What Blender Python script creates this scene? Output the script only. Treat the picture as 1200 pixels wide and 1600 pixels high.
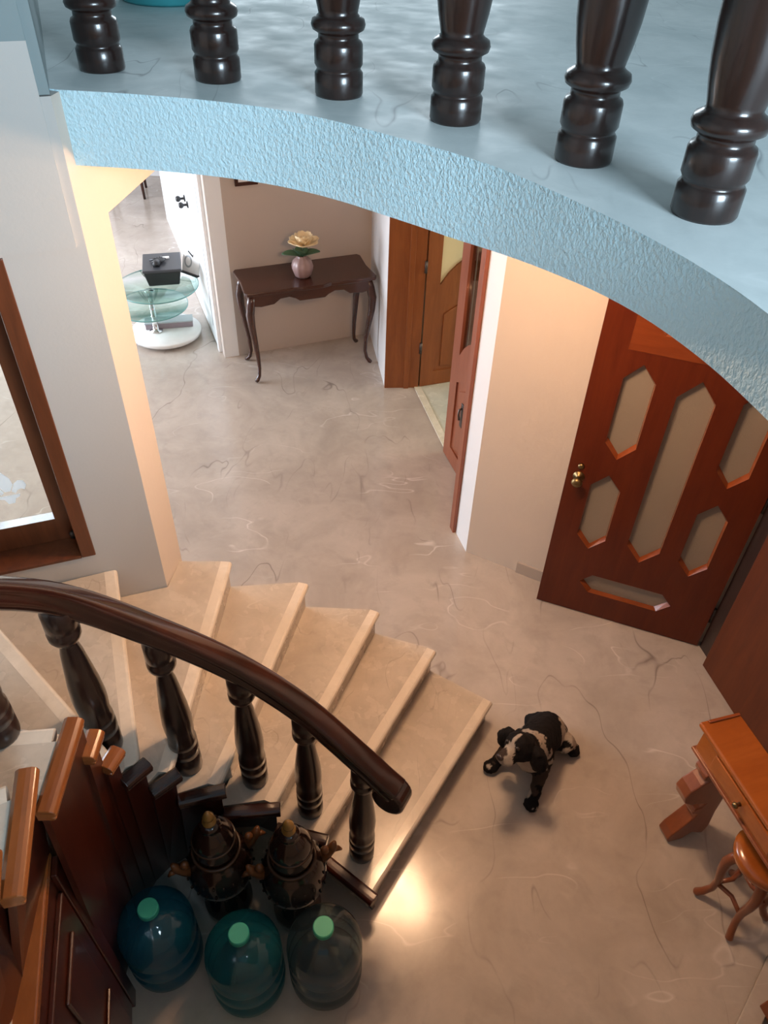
import bpy, bmesh, math, random
from mathutils import Vector, Matrix, noise
random.seed(7)
for o in list(bpy.data.objects): bpy.data.objects.remove(o)
S = bpy.context.scene
C = S.collection
R = math.radians

# ---------------------------------------------------------------- camera
cd = bpy.data.cameras.new('camera'); cam = bpy.data.objects.new('camera', cd); C.objects.link(cam)
cd.sensor_fit = 'HORIZONTAL'; cd.sensor_width = 36; cd.lens = 36; cd.clip_start = 0.05; cd.clip_end = 100
_r = Vector((0.999294, 0.025156, 0.027901)); _d = Vector((0.037567, -0.669156, -0.742172)); _f = Vector((0, 0.742696, -0.669629))
cam.matrix_world = Matrix(((_r.x, -_d.x, -_f.x, 0), (_r.y, -_d.y, -_f.y, 0), (_r.z, -_d.z, -_f.z, 3.4), (0, 0, 0, 1)))
S.camera = cam

# ---------------------------------------------------------------- world, large lights, exposure
W = bpy.data.worlds.new('world'); S.world = W; W.use_nodes = True
bg = W.node_tree.nodes['Background']; bg.inputs[0].default_value = (0.58, 0.79, 0.90, 1); bg.inputs[1].default_value = 0.31
S.view_settings.view_transform = 'Standard'; S.view_settings.look = 'None'; S.view_settings.gamma = 1
S.view_settings.exposure = 0.0; S.view_settings.use_curve_mapping = False

def area(name, loc, target, sx, sy, power, col):
    l = bpy.data.lights.new(name, 'AREA'); l.shape = 'RECTANGLE'; l.size = sx; l.size_y = sy; l.energy = power; l.color = col
    o = bpy.data.objects.new(name, l); C.objects.link(o); o.location = loc
    o.rotation_euler = (Vector(target) - Vector(loc)).to_track_quat('-Z', 'Y').to_euler()
    return o
# daylight through the living-room window wall (far left) and the side-room window
area('living_room_window_light', (-6.0, 5.6, 1.5), (-1.5, 6.2, 0.8), 3.4, 1.9, 420, (0.80, 0.88, 1.0))
area('side_room_window_light', (3.2, 5.2, 1.5), (0.4, 4.8, 0.6), 1.4, 1.2, 45, (1.0, 0.96, 0.78))

# added daylight area light, unseen, right of the upper landing: brightens the slab face
area('landing_fill_light', (1.75, -1.15, 3.75), (-0.1, 2.4, 3.35), 1.2, 1.1, 195, (0.66, 0.85, 1.0))

# added daylight area light, unseen, far end of upper hall: brightens its floor
area('upper_hall_fill_light', (-0.6, 8.8, 4.3), (-0.3, 3.0, 3.2), 3.4, 1.6, 115, (0.80, 0.92, 1.0))

# ---------------------------------------------------------------- materials
MATS = {}
def newmat(name):
    m = bpy.data.materials.new(name); m.use_nodes = True; MATS[name] = m
    nt = m.node_tree; b = nt.nodes['Principled BSDF']
    return m, nt, b
def setp(b, **k):
    for a, v in k.items():
        n = {'color': 'Base Color', 'rough': 'Roughness', 'metal': 'Metallic', 'trans': 'Transmission Weight', 'ior': 'IOR', 'alpha': 'Alpha',
             'coat': 'Coat Weight', 'coatr': 'Coat Roughness', 'spec': 'Specular IOR Level', 'sheen': 'Sheen Weight'}[a]
        b.inputs[n].default_value = (*v, 1) if a == 'color' else v
def nd(nt, t, **k):
    n = nt.nodes.new(t)
    for a, v in k.items(): setattr(n, a, v)
    return n
def coords(nt, scale, obj=True, rot=(0, 0, 0)):
    t = nd(nt, 'ShaderNodeTexCoord'); mp = nd(nt, 'ShaderNodeMapping'); mp.inputs['Scale'].default_value = scale; mp.inputs['Rotation'].default_value = rot
    nt.links.new(t.outputs['Object'], mp.inputs['Vector']); return mp.outputs['Vector']
def noi(nt, vec, scale, detail=4, rough=.55, dist=0):
    n = nd(nt, 'ShaderNodeTexNoise'); n.inputs['Scale'].default_value = scale; n.inputs['Detail'].default_value = detail
    n.inputs['Roughness'].default_value = rough; n.inputs['Distortion'].default_value = dist
    nt.links.new(vec, n.inputs['Vector']); return n.outputs['Fac']
def ramp(nt, fac, stops):
    r = nd(nt, 'ShaderNodeValToRGB'); e = r.color_ramp.elements
    while len(e) < len(stops): e.new(0.5)
    for el, (p, c) in zip(e, stops):
        el.position = p; el.color = (*c, 1) if len(c) == 3 else c
    nt.links.new(fac, r.inputs['Fac']); return r.outputs['Color']
def mixc(nt, fac, a, b):
    m = nd(nt, 'ShaderNodeMix', data_type='RGBA')
    for s, v in ((m.inputs[0], fac), (m.inputs[6], a), (m.inputs[7], b)):
        if isinstance(v, (int, float)): s.default_value = v
        elif isinstance(v, tuple): s.default_value = (*v, 1)
        else: nt.links.new(v, s)
    return m.outputs[2]
def mul(nt, a, b, op='MULTIPLY'):
    m = nd(nt, 'ShaderNodeMath', operation=op)
    for s, v in zip(m.inputs, (a, b)):
        if isinstance(v, (int, float)): s.default_value = v
        else: nt.links.new(v, s)
    return m.outputs[0]
def bump(nt, b, h, strength, dist=.01):
    n = nd(nt, 'ShaderNodeBump'); n.inputs['Strength'].default_value = strength; n.inputs['Distance'].default_value = dist
    nt.links.new(h, n.inputs['Height']); nt.links.new(n.outputs[0], b.inputs['Normal'])

def vein(nt, vec, scale, width, dist):
    n = noi(nt, vec, scale, 2.2, .42, dist)
    d = mul(nt, mul(nt, n, .5, 'SUBTRACT'), 0, 'ADD')
    ab = nd(nt, 'ShaderNodeMath', operation='ABSOLUTE'); nt.links.new(d, ab.inputs[0])
    return ramp(nt, ab.outputs[0], [(0, (1, 1, 1)), (width, (0, 0, 0))])
def marble(name, c1, c2, white, dark, scale=1, rough=.2, vw=.5, vd=.5):
    m, nt, b = newmat(name)
    v = coords(nt, (scale, scale, scale), rot=(0, 0, .5))
    base = ramp(nt, noi(nt, v, 2.2, 6, .6, .6), [(.32, c1), (.68, c2)])
    fine = noi(nt, v, 22, 5, .7)
    base = mixc(nt, mul(nt, fine, .28), base, tuple(x * .72 for x in c1))
    blot = ramp(nt, noi(nt, v, 7, 4, .6, .5), [(.52, (0, 0, 0)), (.72, (1, 1, 1))]); base = mixc(nt, mul(nt, blot, .35), base, tuple(x * .78 for x in c1))
    v2 = coords(nt, (scale * 1.0, scale * 2.6, scale), rot=(0, 0, .9))
    v3 = coords(nt, (scale * 2.4, scale * .9, scale), rot=(0, 0, .35))
    mw = ramp(nt, noi(nt, v, 2.3, 2), [(.50, (0, 0, 0)), (.64, (1, 1, 1))])
    md = ramp(nt, noi(nt, v3, 1.6, 2), [(.49, (0, 0, 0)), (.64, (1, 1, 1))])
    fw = mul(nt, mul(nt, vein(nt, v2, 1.6, .006, .3), mw), vw)
    fd = mul(nt, mul(nt, vein(nt, v3, 1.5, .006, .35), md), vd)
    col = mixc(nt, fw, base, white); col = mixc(nt, fd, col, dark)
    nt.links.new(col, b.inputs['Base Color'])
    rr = ramp(nt, noi(nt, v, 6, 3), [(.3, (rough * .8,) * 3), (.7, (rough * 1.25,) * 3)]); nt.links.new(rr, b.inputs['Roughness'])
    return m
def wood(name, c1, c2, grain=(1, 1, 8), scale=3, rough=.3, coat=0., bmp=.05):
    m, nt, b = newmat(name)
    v = coords(nt, tuple(8.0 / g for g in grain))
    n = noi(nt, v, scale, 6, .6, .8)
    f = noi(nt, v, scale * 7, 4, .6)
    col = ramp(nt, n, [(.25, c1), (.75, c2)])
    col = mixc(nt, mul(nt, f, .35), col, tuple(x * .5 for x in c1))
    nt.links.new(col, b.inputs['Base Color']); setp(b, rough=rough, coat=coat, coatr=.12)
    bump(nt, b, f, bmp, .004)
    return m
def paint(name, c, rough=.6, s=70, strength=.15, dist=.004, var=.06):
    m, nt, b = newmat(name)
    v = coords(nt, (1, 1, 1))
    big = noi(nt, v, 1.7, 4)
    col = mixc(nt, big, tuple(x * (1 - var) for x in c), tuple(min(1, x * (1 + var)) for x in c))
    nt.links.new(col, b.inputs['Base Color']); setp(b, rough=rough)
    bump(nt, b, noi(nt, v, s, 3), strength, dist)
    return m
def plain(name, c, rough=.5, **k):
    m, nt, b = newmat(name); v = coords(nt, (1, 1, 1))
    n = noi(nt, v, 14, 3); nt.links.new(mixc(nt, n, tuple(x * .9 for x in c), tuple(min(1, x * 1.08) for x in c)), b.inputs['Base Color'])
    setp(b, rough=rough, **k); return m
def clearglass(name, tint, gloss=.12, rough=.03):
    m, nt, b = newmat(name); nt.nodes.remove(b); out = nt.nodes['Material Output']
    t = nd(nt, 'ShaderNodeBsdfTransparent'); t.inputs[0].default_value = (*tint, 1)
    g = nd(nt, 'ShaderNodeBsdfGlossy'); g.inputs['Roughness'].default_value = rough
    lw = nd(nt, 'ShaderNodeLayerWeight'); lw.inputs[0].default_value = .5
    mx = nd(nt, 'ShaderNodeMixShader'); nt.links.new(mul(nt, mul(nt, mul(nt, lw.outputs['Facing'], 4.0, 'POWER'), .8), gloss + .03, 'ADD'), mx.inputs[0])
    nt.links.new(t.outputs[0], mx.inputs[1]); nt.links.new(g.outputs[0], mx.inputs[2]); nt.links.new(mx.outputs[0], out.inputs[0])
    return m

M_FLOOR = marble('marble_floor', (.42, .36, .31), (.56, .49, .43), (.80, .74, .70), (.13, .10, .085), 1.0, .17, .55, .65)
M_UPFLOOR = marble('marble_upper_floor', (.62, .68, .68), (.82, .86, .85), (.95, .97, .97), (.16, .18, .20), 1.1, .55, .45, .7)
M_TREAD = marble('marble_tread', (.47, .40, .33), (.62, .54, .455), (.80, .73, .64), (.22, .17, .13), 1.8, .25, .35, .5)
M_NOSE = marble('marble_nosing', (.66, .57, .47), (.76, .67, .57), (.84, .77, .68), (.4, .33, .27), 2.0, .16, .3, .2)
M_SIDEFLOOR = marble('marble_side_room', (.50, .52, .44), (.66, .67, .58), (.8, .8, .74), (.3, .3, .25), 1.2, .25, .4, .3)
M_THRESH = marble('marble_threshold', (.66, .61, .48), (.76, .72, .6), (.85, .8, .7), (.4, .35, .3), 2, .25, .3, .2)
M_GREY = paint('paint_grey_wall', (.50, .475, .445), .55, 90, .08)
M_UPWALL = paint('paint_upper_wall', (.22, .27, .275), .6, 90, .1)
M_CREAM = paint('paint_cream', (.63, .54, .46), .6, 45, .25, .006)
M_WHITE = paint('paint_white', (.74, .72, .71), .55, 80, .1)
M_BEIGE = paint('paint_beige', (.52, .44, .385), .6, 60, .12)
M_LOW = paint('paint_baseboard', (.44, .37, .315), .5, 60, .1)
M_BRIGHTWHITE = paint('paint_white_gloss', (.86, .88, .90), .3, 90, .03)
def stucco():
    m, nt, b = newmat('stucco_blue'); v = coords(nt, (1, 1, .75))
    n = noi(nt, v, 105, 3, .55, .3); big = noi(nt, v, 3, 3)
    col = mixc(nt, big, (.56, .78, .86), (.62, .85, .93)); nt.links.new(col, b.inputs['Base Color']); setp(b, rough=.5)
    bump(nt, b, ramp(nt, n, [(.35, (0, 0, 0)), (.7, (1, 1, 1))]), .55, .006); return m
M_STUCCO = stucco()
M_DARKWOOD = wood('wood_dark', (.010, .005, .004), (.034, .014, .010), (1, 1, 9), 3, .28, .4)
M_RAIL = wood('wood_rail', (.010, .003, .002), (.042, .010, .006), (6, 6, 6), 4, .22, .5)
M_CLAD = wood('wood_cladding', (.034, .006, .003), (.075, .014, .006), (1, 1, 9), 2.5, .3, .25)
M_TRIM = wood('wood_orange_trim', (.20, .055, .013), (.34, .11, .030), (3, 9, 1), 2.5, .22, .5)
M_DOOR = wood('wood_red_door', (.085, .012, .004), (.135, .024, .007), (1, 1, 10), 2.2, .36, .08)
setp(M_DOOR.node_tree.nodes['Principled BSDF'], spec=.3)
M_RAILSHEEN = wood('wood_rail_lamp_sheen', (.16, .030, .007), (.26, .058, .014), (9, 9, 1), 2.2, .25, .35)  # door wood with the lamp's reflection painted in as lighter orange
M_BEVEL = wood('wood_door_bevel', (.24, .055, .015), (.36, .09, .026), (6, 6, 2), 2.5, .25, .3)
M_BROWNDOOR = wood('wood_brown_leaf', (.070, .015, .004), (.115, .026, .006), (1, 1, 10), 2, .5, .0)
setp(M_BROWNDOOR.node_tree.nodes['Principled BSDF'], spec=.2)
M_FRAME = wood('wood_window_frame', (.095, .026, .009), (.18, .052, .018), (1, 1, 9), 2.6, .35, .15)
M_SIDEDOOR = wood('wood_side_door', (.21, .060, .014), (.33, .105, .028), (1, 1, 9), 2.6, .35, .1)
M_LEAF2 = wood('wood_side_leaf', (.22, .060, .028), (.32, .095, .045), (1, 1, 9), 2.6, .35, .1)
M_DESK = wood('wood_orange_desk', (.30, .072, .012), (.44, .125, .022), (2, 9, 1), 2, .2, .5)
M_DESKLEG = wood('wood_desk_leg', (.20, .055, .022), (.30, .09, .036), (2, 2, 7), 3, .3, .2)
M_CONSOLE = wood('wood_console', (.035, .010, .006), (.075, .022, .012), (9, 2, 2), 2.5, .25, .3)
M_GLASS = clearglass('glass_clear', (.93, .96, .95), .02)
M_GLASSGREEN = clearglass('glass_green', (.80, .93, .90), .03)
M_GLASSEDGE = plain('glass_edge', (.16, .36, .34), .15)
M_ETCH = plain('etched_white', (.9, .92, .94), .5)
_nt = M_ETCH.node_tree; _t = nd(_nt, 'ShaderNodeBsdfTranslucent'); _t.inputs[0].default_value = (.95, .95, .95, 1); _mx = nd(_nt, 'ShaderNodeMixShader'); _mx.inputs[0].default_value = .6
_nt.links.new(_nt.nodes['Principled BSDF'].outputs[0], _mx.inputs[1]); _nt.links.new(_t.outputs[0], _mx.inputs[2]); _nt.links.new(_mx.outputs[0], _nt.nodes['Material Output'].inputs[0])
M_FROST = paint('glass_frosted', (.27, .235, .20), .32, 160, .5, .003, .12)
M_YELLOWGLASS = paint('glass_cream', (.72, .66, .42), .35, 60, .1)
M_CHROME = plain('chrome', (.75, .75, .76), .12, metal=1.0)
M_BRASS = plain('brass_aged', (.24, .17, .08), .4, metal=1.0)
M_IRON = plain('iron_dark', (.10, .09, .085), .4, metal=.8)
M_BLACK = plain('plastic_black', (.018, .019, .021), .45)
M_BLACKTOP = plain('plastic_black_top', (.05, .054, .062), .35)
M_MARBLEWHITE = plain('stone_white', (.80, .79, .77), .25)
M_GREYBOX = plain('box_grey', (.42, .45, .47), .4)
M_PINKBOX = plain('box_mauve', (.30, .25, .28), .4)
M_PAPER = plain('paper_white', (.94, .94, .93), .6)
M_TEALCAP = plain('cap_teal', (.03, .33, .25), .4)
M_TEALCAP2 = plain('cap_mint', (.06, .42, .26), .4)
M_BASIN = plain('plastic_teal', (.07, .42, .46), .35)
def pet(name, tint, body, amt):
    m = clearglass(name, tint, .05, .08); nt = m.node_tree; out = nt.nodes['Material Output']; src = out.inputs[0].links[0].from_socket
    d = nd(nt, 'ShaderNodeBsdfTranslucent'); d.inputs[0].default_value = (*body, 1); d2 = nd(nt, 'ShaderNodeBsdfDiffuse'); d2.inputs[0].default_value = (*body, 1)
    m1 = nd(nt, 'ShaderNodeMixShader'); nt.links.new(d.outputs[0], m1.inputs[1]); nt.links.new(d2.outputs[0], m1.inputs[2])
    m2 = nd(nt, 'ShaderNodeMixShader'); m2.inputs[0].default_value = amt; nt.links.new(src, m2.inputs[1]); nt.links.new(m1.outputs[0], m2.inputs[2]); nt.links.new(m2.outputs[0], out.inputs[0]); return m
M_PET1 = pet('pet_blue', (.34, .64, .76), (.03, .30, .44), .30)
M_PET2 = pet('pet_teal', (.32, .66, .70), (.02, .28, .36), .30)
M_PET3 = pet('pet_grey', (.58, .70, .74), (.08, .12, .14), .25)
M_CERAM = plain('ceramic_brown', (.018, .008, .006), .18, coat=.5)
M_CERAMRIM = plain('ceramic_rim', (.06, .030, .016), .22)
M_GOLD = plain('ceramic_gold', (.24, .13, .03), .25, coat=.4)
M_HORN = plain('ceramic_orange', (.15, .055, .018), .3)
M_VASE = plain('vase_mauve', (.33, .22, .21), .35)
M_PETAL = plain('petal_yellow', (.84, .66, .40), .6)
M_LEAFG = plain('leaf_green', (.055, .12, .06), .5)
M_BULB = None

# ---------------------------------------------------------------- mesh helpers
class MB:
    def __init__(s): s.v = []; s.f = []; s.m = []; s.sm = []
    def add(s, vs, fs, mi=0, smooth=False):
        o = len(s.v); s.v += [tuple(x) for x in vs]
        for f in fs: s.f.append(tuple(i + o for i in f)); s.m.append(mi); s.sm.append(smooth)
        return s
    def box(s, c, d, rz=0, mi=0):
        ca, sa = math.cos(rz), math.sin(rz); hx, hy, hz = d[0] / 2, d[1] / 2, d[2] / 2; vs = []
        for z in (-hz, hz):
            for x, y in ((-hx, -hy), (hx, -hy), (hx, hy), (-hx, hy)): vs.append((c[0] + x * ca - y * sa, c[1] + x * sa + y * ca, c[2] + z))
        return s.add(vs, [(3, 2, 1, 0), (4, 5, 6, 7), (0, 1, 5, 4), (1, 2, 6, 5), (2, 3, 7, 6), (3, 0, 4, 7)], mi)
    def cbox(s, x0, x1, y0, y1, z0, z1, mi=0): return s.box(((x0 + x1) / 2, (y0 + y1) / 2, (z0 + z1) / 2), (x1 - x0, y1 - y0, z1 - z0), 0, mi)
    def prism(s, poly, z0, z1, mi=(0, 0, 0)):
        # poly ccw in plan; z0/z1 numbers or per-vertex lists; mi = (bottom, side, top)
        n = len(poly); a = z0 if isinstance(z0, (list, tuple)) else [z0] * n; b = z1 if isinstance(z1, (list, tuple)) else [z1] * n
        vs = [(p[0], p[1], a[i]) for i, p in enumerate(poly)] + [(p[0], p[1], b[i]) for i, p in enumerate(poly)]
        s.add(vs, [tuple(reversed(range(n)))], mi[0]); o = len(s.v) - 2 * n
        for i in range(n):
            j = (i + 1) % n; s.f.append((o + i, o + j, o + n + j, o + n + i)); s.m.append(mi[1]); s.sm.append(False)
        s.f.append(tuple(o + n + i for i in range(n))); s.m.append(mi[2]); s.sm.append(False); return s
    def lathe(s, prof, seg=24, c=(0, 0, 0), mi=0, sx=1, sy=1, smooth=True, ring=False):
        vs = []; fs = []; n = len(prof)
        for r, z in prof:
            for k in range(seg):
                a = 2 * math.pi * k / seg; vs.append((c[0] + r * math.cos(a) * sx, c[1] + r * math.sin(a) * sy, c[2] + z))
        for i in range(n - 1):
            for k in range(seg):
                k2 = (k + 1) % seg; fs.append((i * seg + k, i * seg + k2, (i + 1) * seg + k2, (i + 1) * seg + k))
        if ring:
            for k in range(seg): k2 = (k + 1) % seg; fs.append(((n - 1) * seg + k, (n - 1) * seg + k2, k2, k))
        elif prof[0][0] > 1e-5: fs.append(tuple(reversed(range(seg))))
        if not ring and prof[-1][0] > 1e-5: fs.append(tuple((n - 1) * seg + k for k in range(seg)))
        return s.add(vs, fs, mi, smooth)
    def tube(s, pts, rad, seg=10, mi=0, up=None, sec=None, smooth=True, twist=None):
        # sweep; rad number/list; sec = optional 2D section (list of (side, up)) scaled by rad
        P = [Vector(p) for p in pts]; n = len(P); rr = rad if isinstance(rad, (list, tuple)) else [rad] * n
        if sec is None: sec = [(math.cos(2 * math.pi * k / seg), math.sin(2 * math.pi * k / seg)) for k in range(seg)]
        m = len(sec); vs = []; fs = []; prev = None
        for i in range(n):
            t = (P[min(i + 1, n - 1)] - P[max(i - 1, 0)]).normalized()
            if up is not None: sd = t.cross(Vector(up)).normalized()
            else:
                if prev is None:
                    a = Vector((0, 0, 1)) if abs(t.z) < .9 else Vector((1, 0, 0)); sd = t.cross(a).normalized()
                else: sd = (prev - t * prev.dot(t)).normalized()
            prev = sd; u = sd.cross(t).normalized()
            for a, b in sec: vs.append(P[i] + sd * a * rr[i] + u * b * rr[i])
        for i in range(n - 1):
            for k in range(m):
                k2 = (k + 1) % m; fs.append((i * m + k, i * m + k2, (i + 1) * m + k2, (i + 1) * m + k))
        fs.append(tuple(reversed(range(m)))); fs.append(tuple((n - 1) * m + k for k in range(m)))
        return s.add(vs, fs, mi, smooth)
    def ell(s, c, r, seg=16, rings=10, mi=0, rot=None):
        vs = []; fs = []
        for i in range(rings + 1):
            th = math.pi * i / rings
            for k in range(seg):
                a = 2 * math.pi * k / seg; p = Vector((r[0] * math.sin(th) * math.cos(a), r[1] * math.sin(th) * math.sin(a), -r[2] * math.cos(th)))
                if rot is not None: p = rot @ p
                vs.append((c[0] + p.x, c[1] + p.y, c[2] + p.z))
        for i in range(rings):
            for k in range(seg):
                k2 = (k + 1) % seg; fs.append((i * seg + k, i * seg + k2, (i + 1) * seg + k2, (i + 1) * seg + k))
        return s.add(vs, fs, mi, True)
    def xf(s, mat):
        s.v = [tuple(mat @ Vector(v)) for v in s.v]; return s
    def build(s, name, mats, parent=None, bevel=0, bseg=2):
        me = bpy.data.meshes.new(name); me.from_pydata(s.v, [], s.f); me.update()
        if not isinstance(mats, (list, tuple)): mats = [mats]
        for m in mats: me.materials.append(m)
        me.polygons.foreach_set('material_index', s.m); me.polygons.foreach_set('use_smooth', s.sm)
        bm = bmesh.new(); bm.from_mesh(me); bmesh.ops.remove_doubles(bm, verts=bm.verts, dist=1e-6); bmesh.ops.recalc_face_normals(bm, faces=bm.faces)
        if bevel:
            eds = [e for e in bm.edges if len(e.link_faces) == 2 and e.calc_face_angle(0) > .6]
            bmesh.ops.bevel(bm, geom=eds, offset=bevel, segments=bseg, profile=.5, affect='EDGES')
        bm.to_mesh(me); bm.free(); me.update()
        o = bpy.data.objects.new(name, me); C.objects.link(o)
        if parent is not None: o.parent = parent
        return o
def tag(o, label=None, cat=None, group=None, kind=None):
    if label: o['label'] = label
    if cat: o['category'] = cat
    if group: o['group'] = group
    if kind: o['kind'] = kind
    return o
def empty(name, loc=(0, 0, 0), rz=0, label=None, cat=None, group=None, kind=None):
    o = bpy.data.objects.new(name, None); C.objects.link(o); o.location = loc; o.rotation_euler = (0, 0, rz); o.empty_display_size = .1
    return tag(o, label, cat, group, kind)
def copy_tree(o, parent=None):
    c = o.copy(); C.objects.link(c); c.parent = parent
    for ch in list(o.children): copy_tree(ch, c)
    return c
def struct(o): o['kind'] = 'structure'; return o
def holed_plate(name, outer, holes, thick, mats, parent, bevel=.0):
    """plate in local XZ plane (x = along, z = up), front face at y = 0, thickness to +y, with through holes"""
    cu = bpy.data.curves.new(name + '_c', 'CURVE'); cu.dimensions = '2D'; cu.fill_mode = 'BOTH'; cu.extrude = thick / 2; cu.bevel_depth = bevel; cu.bevel_resolution = 1
    for poly in [outer] + holes:
        sp = cu.splines.new('POLY'); sp.points.add(len(poly) - 1); sp.use_cyclic_u = True
        for p, q in zip(sp.points, poly): p.co = (q[0], q[1], 0, 1)
    ob = bpy.data.objects.new(name + '_c', cu); C.objects.link(ob)
    dg = bpy.context.evaluated_depsgraph_get(); me = bpy.data.meshes.new_from_object(ob.evaluated_get(dg))
    bpy.data.objects.remove(ob); bpy.data.curves.remove(cu)
    me.transform(Matrix.Translation((0, thick / 2, 0)) @ Matrix.Rotation(R(90), 4, 'X')); me.materials.clear()
    for m in (mats if isinstance(mats, (list, tuple)) else [mats]): me.materials.append(m)
    o = bpy.data.objects.new(name, me); C.objects.link(o); o.parent = parent; me.name = name
    return o
def dirv(deg): return Vector((math.cos(R(deg)), math.sin(R(deg)), 0))
def wallseg(name, a, b, z0, z1, th, mat, side=1):
    """vertical wall slab from a to b in plan, thickness to the left (side=1) or right of a->b"""
    a, b = Vector((*a, 0)), Vector((*b, 0)); d = (b - a).normalized(); n = Vector((-d.y, d.x, 0)) * th * side
    poly = [a, b, b + n, a + n] if side > 0 else [a, a + n, b + n, b]
    return struct(MB().prism([(p.x, p.y) for p in poly], z0, z1).build(name, mat))

# ================================================================ SETTING
ZC, ZT = 2.62, 2.82                       # underside and top of the upper floor slab
U = dirv(21); V = dirv(111)
A = Vector((-.948, 2.283, 0)); B = Vector((-.9255, 2.465, 0))

struct(MB().prism([(-6.3, -1.4), (2.6, -1.4), (4.2, 2.2), (4.2, 10.0), (-6.3, 10.0)], -.12, 0).build('floor', M_FLOOR))

# curved upper floor slab
edge = [(-.945, 2.334), (-.764, 2.322), (-.564, 2.293), (-.384, 2.246), (-.241, 2.183), (-.13, 2.115), (-.035, 2.045), (.09, 1.951), (.205, 1.850), (.295, 1.744),
        (.375, 1.632), (.451, 1.517), (.518, 1.398), (.573, 1.277), (.612, 1.16), (.655, .98), (.69, .75), (.71, .45), (.715, .1), (.715, -1.4)]
def smooth_path(pts, n=4):
    out = []
    for i in range(len(pts) - 1):
        p0, p1, p2, p3 = [Vector(pts[max(0, min(len(pts) - 1, i + k))]) for k in (-1, 0, 1, 2)]
        for j in range(n):
            t = j / n; out.append(.5 * ((2 * p1) + (-p0 + p2) * t + (2 * p0 - 5 * p1 + 4 * p2 - p3) * t * t + (-p0 + 3 * p1 - 3 * p2 + p3) * t ** 3))
    out.append(Vector(pts[-1])); return out
es = [tuple(p) for p in smooth_path(edge, 3)]
slab = es + [(2.6, -1.4), (4.2, 2.2), (4.2, 10.0), (-6.3, 10.0), (-6.3, .34), (-1.03, 2.36)]
def under(p):                                     # the fascia gets shallower towards the right-hand end of the curve
    x = p[0]; t = max(0, min(1, (x - .12) / .42)); return ZC + .052 * t * t * (3 - 2 * t)
mb = MB().prism(slab, [under(p) if i < len(es) else ZC for i, p in enumerate(slab)], ZT, (2, 0, 1))
so = struct(mb.build('floor_upper', [M_STUCCO, M_UPFLOOR, M_CREAM]))
for p in so.data.polygons:
    if p.material_index == 0: p.use_smooth = True
bm = bmesh.new(); bm.from_mesh(so.data)
for e in bm.edges:
    if len(e.link_faces) == 2 and e.calc_face_angle(0) > .6: e.smooth = False
bmesh.ops.triangulate(bm, faces=[f for f in bm.faces if len(f.verts) > 4]); bm.to_mesh(so.data); bm.free()

# grey window wall (runs along -U from corner A), end face A-B, window hole
WTH = .165
def on_wall(s, off=0.0): p = A + U * s + V * off; return (p.x, p.y)
WS0, WS1, WZ0, WZ1 = -1.30, -.243, 1.127, 2.389    # window opening (outer frame size)
gw = MB()
def gseg(s0, s1, z0, z1):
    gw.prism([on_wall(s0), on_wall(s1), on_wall(s1, WTH), on_wall(s0, WTH)], z0, z1)
gseg(-6.0, WS0, 0, ZT - .004); gseg(WS0, WS1, 0, WZ0); gseg(WS0, WS1, WZ1, ZT - .004)
gw.prism([on_wall(WS1), (A.x, A.y), (B.x, B.y), on_wall(WS1, WTH)], 0, ZT - .004, (0, 0, 0))
w = struct(gw.build('wall_left', [M_GREY, M_CREAM]))
for p in w.data.polygons:                              # the end face is painted cream like the hall
    if p.normal.x > .9: p.material_index = 1
# beam continuing from the end face towards the hall, underside at 2.43
bd = (B - A).normalized(); bn = Vector((-bd.y, bd.x, 0))
Bq = B + bd * 3.75
struct(MB().prism([(B.x, B.y), (Bq.x, Bq.y), (Bq.x + bn.x * .16, Bq.y + bn.y * .16), (B.x + bn.x * .16, B.y + bn.y * .16)], 2.432, ZC).build('trim_1', M_CREAM))
# upper wall above the window wall, set on the slab line, with a shallow plaster panel overlapping downwards
u0 = A + V * 0.0; 
up = MB().prism([(u0.x, u0.y), (u0.x + V.x * 6, u0.y + V.y * 6), (u0.x + V.x * 6 - U.x * 5, u0.y + V.y * 6 - U.y * 5), (u0.x - U.x * 5.4, u0.y - U.y * 5.4)], ZT, 5.6)
struct(up.build('wall_left_upper', M_UPWALL))
struct(MB().prism([on_wall(-6.0, -.012), on_wall(-.028, -.012), on_wall(-.028, -.0005), on_wall(-6.0, -.0005)], 2.398, 2.95).build('trim_2', M_GREY))
struct(MB().prism([on_wall(-6.0, -.012), on_wall(-.028, -.012), on_wall(-.028, -.0005), on_wall(-6.0, -.0005)], 2.95, 5.6).build('trim_5', M_UPWALL))
# stairwell outer walls (left, behind and right of the camera)
wallseg('wall_stair_left', (-1.98, 1.86), (-1.98, -1.4), 0, 5.6, -.15, M_GREY, 1)
wallseg('wall_behind', (-2.1, -1.4), (2.6, -1.4), 0, ZT, .15, M_CREAM, -1)
# hall walls
CW = Vector((-1.383, 5.632, 0)); cd_ = dirv(23); K = CW + cd_ * 1.30
wallseg('wall_back', (CW.x, CW.y), (K.x, K.y), 0, ZC, .15, M_BEIGE, 1)
J = Vector((-.032, 5.264, 0))
wallseg('wall_back_return', (K.x, K.y), (J.x, J.y), 0, ZC, .20, M_WHITE, 1)
rd = dirv(112)
RE = CW + rd * 3.15
wallseg('wall_white', (RE.x, RE.y), (CW.x, CW.y), 0, ZC, .12, M_BRIGHTWHITE, 1)
WC_ = Vector((.523, 3.428, 0)); HC = Vector((.467, 3.60, 0))
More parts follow.
